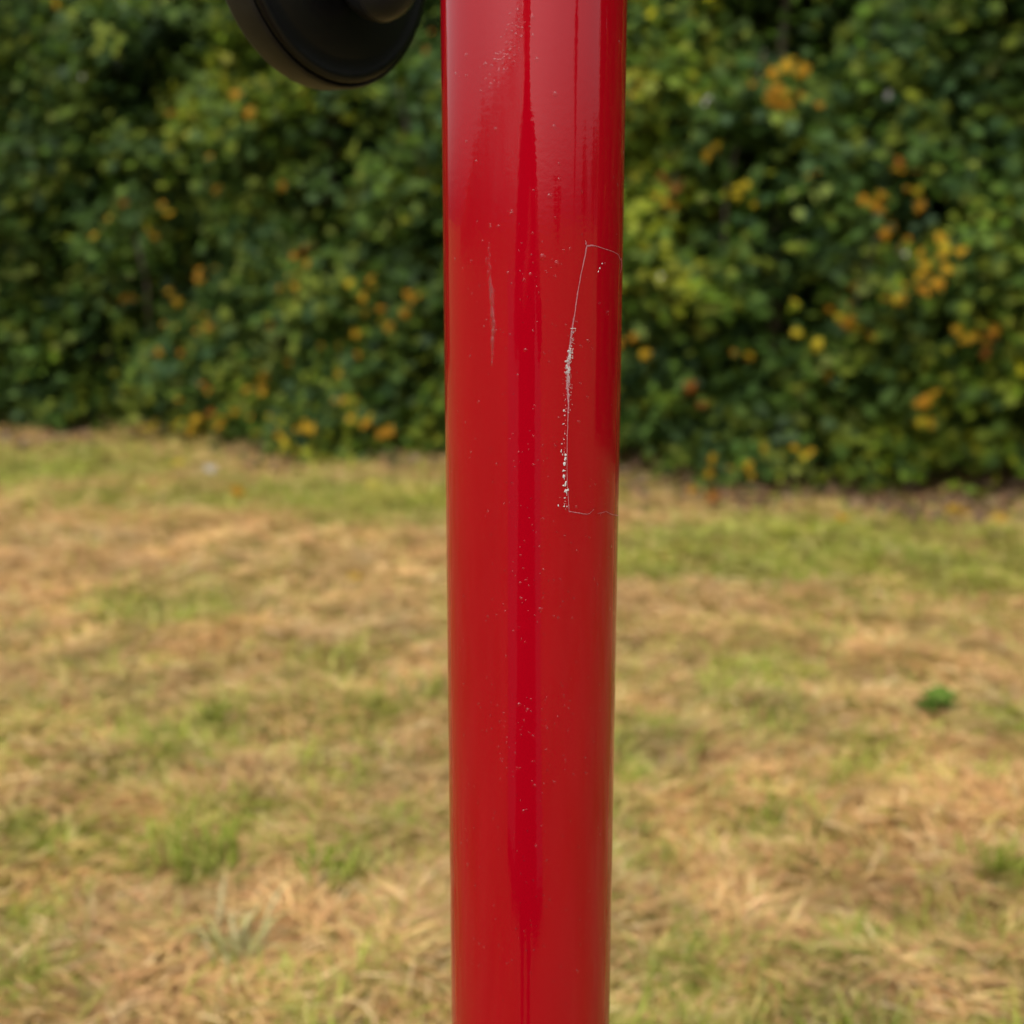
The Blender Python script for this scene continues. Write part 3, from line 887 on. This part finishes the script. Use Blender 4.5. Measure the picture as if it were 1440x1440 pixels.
for k in range(42):                      # water run
    yy = 345 + 170 * (k / 41) + random.uniform(-3, 3)
    xx = 690 + 3 * math.sin(yy * .03) + random.gauss(0, 1.1)
    wgt = 0.45 + 1.0 * math.exp(-((yy - 445) / 55) ** 2)
    ph, z = pole_hit(xx, yy); BD.append(bead(ph, z, random.uniform(.7, 1.2) * .00115 * wgt, random.uniform(2.0, 4.0), .26))
V, F = joined(BD)
o = link('raindrops', mesh('raindrops', V, F), M_WATER, post); tag(o, kind='stuff')

# ------------------------------------------------------------------ black hand wheel beside the post
WY = 1.13                                            # distance of the wheel
wc = at_depth(478, -96, WY)
wheel = empty('hand_wheel', tuple(wc))
tag(wheel, 'round black plastic hand wheel with ball knob beside the top of the red post', 'hand wheel')
az = R(56)
axis_v = Vector((math.sin(az), -math.cos(az), 0))
rot = axis_v.to_track_quat('Z', 'Y')
WR, WT = 0.1185, 0.031
def wobj(name, V, F, mat, loc=(0, 0, 0)):
    me = mesh(name, [rot @ Vector(v) for v in V], F)
    o = link(name, me, mat, wheel)
    o.location = rot @ Vector(loc)
    return o
prof = [(0.0, -WT), (WR * .80, -WT), (WR * .95, -WT + .001), (WR * .985, -WT + .0025), (WR, -WT + .006), (WR, -.0045), (WR * .993, -.0018), (WR * .985, -.0012)]
V, F = lathe(prof, 120); wobj('rim', V, F, M_BLACKSIDE)
prof = [(WR * .984, -.0040), (WR * .975, -.0042), (WR * .966, -.0035), (WR * .962, .0), (WR * .95, .0018), (WR * .90, .0022), (WR * .86, .0012), (WR * .80, .0032), (WR * .6, .0075), (WR * .3, .0105), (0, .0115)]
V, F = lathe(prof, 120); wobj('face_plate', V, F, M_BLACK)
# ball knob on a short neck, off centre
kr = 0.0305
up = rot.inverted() @ Vector((0, 0, 1)); side = rot.inverted() @ Vector((axis_v.y * -1, axis_v.x, 0))
kz, kdrop = 0.0395, -0.040
kp = up * kdrop + Vector((0, 0, kz))
V, F = lathe([(0.0, .004), (.013, .004), (.012, .015), (.010, .028), (.0105, .034)], 32); wobj('knob_neck', V, F, M_BLACK, up * kdrop)
prof = [(0, -kr)] + [(kr * math.cos(a), kr * math.sin(a)) for a in np.linspace(-1.45, 1.45, 26)] + [(0, kr)]
V, F = lathe(prof, 64); wobj('ball_knob', V, F, M_KNOB, kp)
V, F = lathe([(kr * .995, -.0015), (kr * 1.02, -.001), (kr * 1.02, .001), (kr * .995, .0015)], 64); wobj('mould_line', V, F, M_KNOB, kp)
# bearing and arm back to the post, above the picture
V, F = lathe([(0, -WT - .05), (.030, -WT - .05), (.030, -WT + .001), (0, -WT + .001)], 40); wobj('bearing', V, F, M_BLACKSIDE)
b0 = rot @ Vector((0, 0, -WT - .028))
pw = Vector((PX, PY, 0)) - Vector(wc)
pts = [b0, b0 + Vector((0, 0, .10)), b0 + Vector((0, 0, .20)), b0 + Vector((.02, -.01, .26)), Vector((pw.x * .5 + b0.x * .5, pw.y * .5 + b0.y * .5, .40)), Vector((pw.x, pw.y, .50)) + Vector((-.05, .02, 0))]
V, F = tube(pts, .019, 24); o = link('mounting_arm', mesh('mounting_arm', V, F), M_RED, wheel)

# ------------------------------------------------------------------ what stands behind the viewer and shows in the gloss of the post
def tree(x, y, h, r, label):
    root = empty('tree', (x, y, 0)); tag(root, label, 'tree', 'trees across the field')
    V, F = tube([(0, 0, -.1), (0.05, 0, h * .3), (0, .05, h * .6), (0.05, 0, h * .85)], [.16, .12, .08, .03], 10)
    link('trunk', mesh('trunk', V, F), M_BARK, root)
    n = 2600
    cl = RNG.normal(0, 1, (60, 3)); cl /= np.linalg.norm(cl, axis=1)[:, None]; cl *= RNG.uniform(.4, 1, 60)[:, None]
    P = cl[RNG.integers(0, 60, n)] * np.array([r, r, h * .42]) + RNG.normal(0, .3, (n, 3)) + np.array([0, 0, h * .55])
    P[:, 2] = np.maximum(P[:, 2], .3)
    leaf_cloud('crown', P, RNG.normal(0, 1, (n, 3)) + np.array([0, 0, .6]), RNG.uniform(0, 6.28, n), RNG.uniform(.25, .45, n), PAL_LEAF[RNG.integers(0, 7, n)] * 1.2, OVAL2D, M_FOL, root)
def dirpos(deg, dist):                      # bearing from straight behind, + to the viewer's right
    a = R(deg); return dist * math.sin(a), -dist * math.cos(a)
n = 15000
dg_ = RNG.uniform(-106, -9, n); a_ = np.radians(dg_); dist = RNG.uniform(44, 50, n)
top = np.interp(dg_, [-106, -97, -70, -50, -30, -12, -9], [.9, 1.5, 4.6, 5.6, 7.2, 8.6, 7.0]) * (0.82 + 0.3 * fbm(dg_, dg_ * 0, .22, 31, 3))
P = np.stack([dist * np.sin(a_), -dist * np.cos(a_), .3 + top * RNG.random(n) ** .8], 1)
wood = leaf_cloud('distant_wood', P, RNG.normal(0, 1, (n, 3)) + np.array([0, 0, .6]), RNG.uniform(0, 6.28, n), RNG.uniform(.27, .48, n), np.array([(.26, .23, .12), (.22, .21, .11), (.30, .25, .12)])[RNG.integers(0, 3, n)], OVAL2D, M_FOL, None)  # pale leaf palette puts distance haze into the colour
tag(wood, 'far line of woodland across the field, leaf colour paled as haze, mirrored as a ragged edge in the post', 'woodland', kind='stuff')
for (deg, dist, h, r, lab) in ((30, 75, 3.4, 7.0, 'low distant green tree behind the person on the right'),
        (53, 32, 9.5, 0.75, 'slender upright tree standing alone behind the person on the right'), (66, 60, 5.2, 5.5, 'round green tree beyond the slender upright tree'),
        (82, 45, 5.0, 5.0, 'green tree across the field towards the right end of the hedge')):
    x, y = dirpos(deg, dist); tree(x, y, h, r, lab)

# the person taking the picture: stands behind the camera, a dark band in the gloss of the post
HX = 0.15
person = empty('person', (-HX, -0.28, 0))
tag(person, 'person holding a camera, in a long dark coat added to widen the dark reflection in the post', 'person')
J, E, RAD = [], [], []
def joint(p, r, parent=None):
    J.append(p); RAD.append(r)
    if parent is not None: E.append((parent, len(J) - 1))
    return len(J) - 1
pel = joint((0, 0, .96), (.235, .135)); sp = joint((0, .0, 1.14), (.215, .125), pel); ch = joint((0, .01, 1.34), (.21, .125), sp)
nk = joint((0, .02, 1.49), (.062, .062), ch); hb = joint((0, .05, 1.56), (.066, .078), nk); hm = joint((0, .06, 1.64), (.076, .096), hb); ht = joint((0, .05, 1.715), (.060, .074), hm)
for sx in (-1, 1):
    sh = joint((sx * .165, .0, 1.42), (.068, .068), ch); el = joint((sx * .30 + .02, .10, 1.17), (.048, .048), sh); wr = joint((HX + sx * .105, .185, 1.285), (.031, .031), el)
    pm = joint((HX + sx * .083, .210, 1.325), (.020, .036), wr)
    for k in range(4):
        f1 = joint((HX + sx * (.075 - .002 * k), .237, 1.372 - .021 * k), (.0095, .0095), pm); f2 = joint((HX + sx * (.052 - .003 * k), .260 - .003 * abs(k - 1), 1.376 - .022 * k), (.0085, .0085), f1)
        joint((HX + sx * (.030 + .003 * k), .258, 1.375 - .022 * k), (.007, .007), f2)
    t1 = joint((HX + sx * .062, .200, 1.335), (.011, .011), pm); joint((HX + sx * .040, .203, 1.352), (.009, .009), t1)
    hp = joint((sx * .115, .0, .86), (.115, .10), pel); kn = joint((sx * .085, .02, .50), (.092, .075), hp); an = joint((sx * .09, -.02, .075), (.042, .044), kn)
    joint((sx * .105, .13, .022), (.042, .036), an)
pm_ = bpy.data.meshes.new('body'); pm_.from_pydata(J, E, []); pm_.update()
tmp = bpy.data.objects.new('body', pm_); COL.objects.link(tmp)
sk = tmp.modifiers.new('skin', 'SKIN'); sk.use_smooth_shade = True
for v, r in zip(tmp.data.skin_vertices[0].data, RAD): v.radius = r
tmp.data.skin_vertices[0].data[0].use_root = True
tmp.modifiers.new('sub', 'SUBSURF').levels = 2
dg = bpy.context.evaluated_depsgraph_get()
bm_ = bpy.data.meshes.new_from_object(tmp.evaluated_get(dg))
bpy.data.objects.remove(tmp)
body = link('body', bm_, None, person)
SKIN = mat_plain('skin', (.50, .30, .22), .5, .4); JACKET = mat_plain('dark_jacket', (.018, .020, .026), .8, .2, bump=.3, scale=80); JEANS = mat_plain('dark_jeans', (.025, .035, .06), .9, .1, bump=.3, scale=300); SHOE = mat_plain('brown_shoe', (.05, .03, .02), .6)
bm_.materials.clear()
for m_ in (SKIN, JACKET, JEANS, SHOE): bm_.materials.append(m_)
for p_ in bm_.polygons:
    c_ = p_.center
    p_.material_index = 3 if c_.z < .09 else 2 if c_.z < .93 else 0 if (c_.z > 1.485 and abs(c_.x) < .12 and c_.y < .2) or (c_.y > .190 and c_.z > 1.2) else 1
V, F = lathe([(.205, 1.0), (.225, .85), (.26, .6), (.29, .36), (.285, .355), (.22, .84), (.198, 1.0)], 40)
V = [(x * (1 + .03 * math.sin(9 * math.atan2(y, x))), y * .62, z) for x, y, z in V]
link('added_coat_skirt', mesh('added_coat_skirt', V, F), JACKET, person)  # added to the figure, flared to widen its dark reflection
def ball(c, r, k=(1, 1, 1), seg=16):
    V, F = lathe([(0, -1)] + [(math.cos(a), math.sin(a)) for a in np.linspace(-1.4, 1.4, 9)] + [(0, 1)], seg)
    return [(c[0] + x * r * k[0], c[1] + y * r * k[1], c[2] + z * r * k[2]) for x, y, z in V], F
V, F = joined([ball((0, .03, 1.665), .088, (.95, 1.12, .98), 24), ball((0, -.01, 1.60), .07, (1.0, .9, 1.1), 20)])
link('hair', mesh('hair', V, F), mat_plain('brown_hair', (.04, .025, .015), .6, .3, bump=.5, scale=120), person)
for sx in (-1, 1):
    V, F = ball((sx * .031, .139, 1.628), .0125); link('eye', mesh('eye', V, F), mat_plain('eye', (.55, .52, .5), .2), person)
    V, F = ball((sx * .078, .045, 1.615), .03, (.35, .6, 1.0)); link('ear', mesh('ear', V, F), SKIN, person)
V, F = ball((0, .152, 1.60), .02, (.7, .9, 1.5)); link('nose', mesh('nose', V, F), SKIN, person)
V, F = ball((0, .132, 1.567), .022, (1.1, .6, .3)); link('mouth', mesh('mouth', V, F), mat_plain('lips', (.40, .16, .14), .5), person)
camera_body = empty('compact_camera', (0, -0.048, CAM_Z))
tag(camera_body, 'small black camera held in both hands of the person in the long coat', 'camera')
def block(x0, x1, y0, y1, z0, z1, b=.003):
    V = []
    for (z, i_) in ((z0, b), (z0 + b, 0), (z1 - b, 0), (z1, b)):
        V += [(x0 + i_, y0 + i_, z), (x1 - i_, y0 + i_, z), (x1 - i_, y1 - i_, z), (x0 + i_, y1 - i_, z)]
    F = [(3, 2, 1, 0), (12, 13, 14, 15)]
    for r_ in range(3):
        for k in range(4): F.append((r_ * 4 + k, r_ * 4 + (k + 1) % 4, r_ * 4 + 4 + (k + 1) % 4, r_ * 4 + 4 + k))
    return V, F
V, F = block(-.058, .058, -.017, .013, -.034, .034); link('camera_case', mesh('camera_case', V, F, False), M_BLACK, camera_body)
V, F = lathe([(0, .0), (.028, .0), (.028, .020), (.024, .026), (.015, .022), (0, .0215)], 32)
o = link('lens', mesh('lens', V, F), M_KNOB, camera_body); o.location = (0, .0132, 0); o.rotation_euler = (-math.pi / 2, 0, 0)
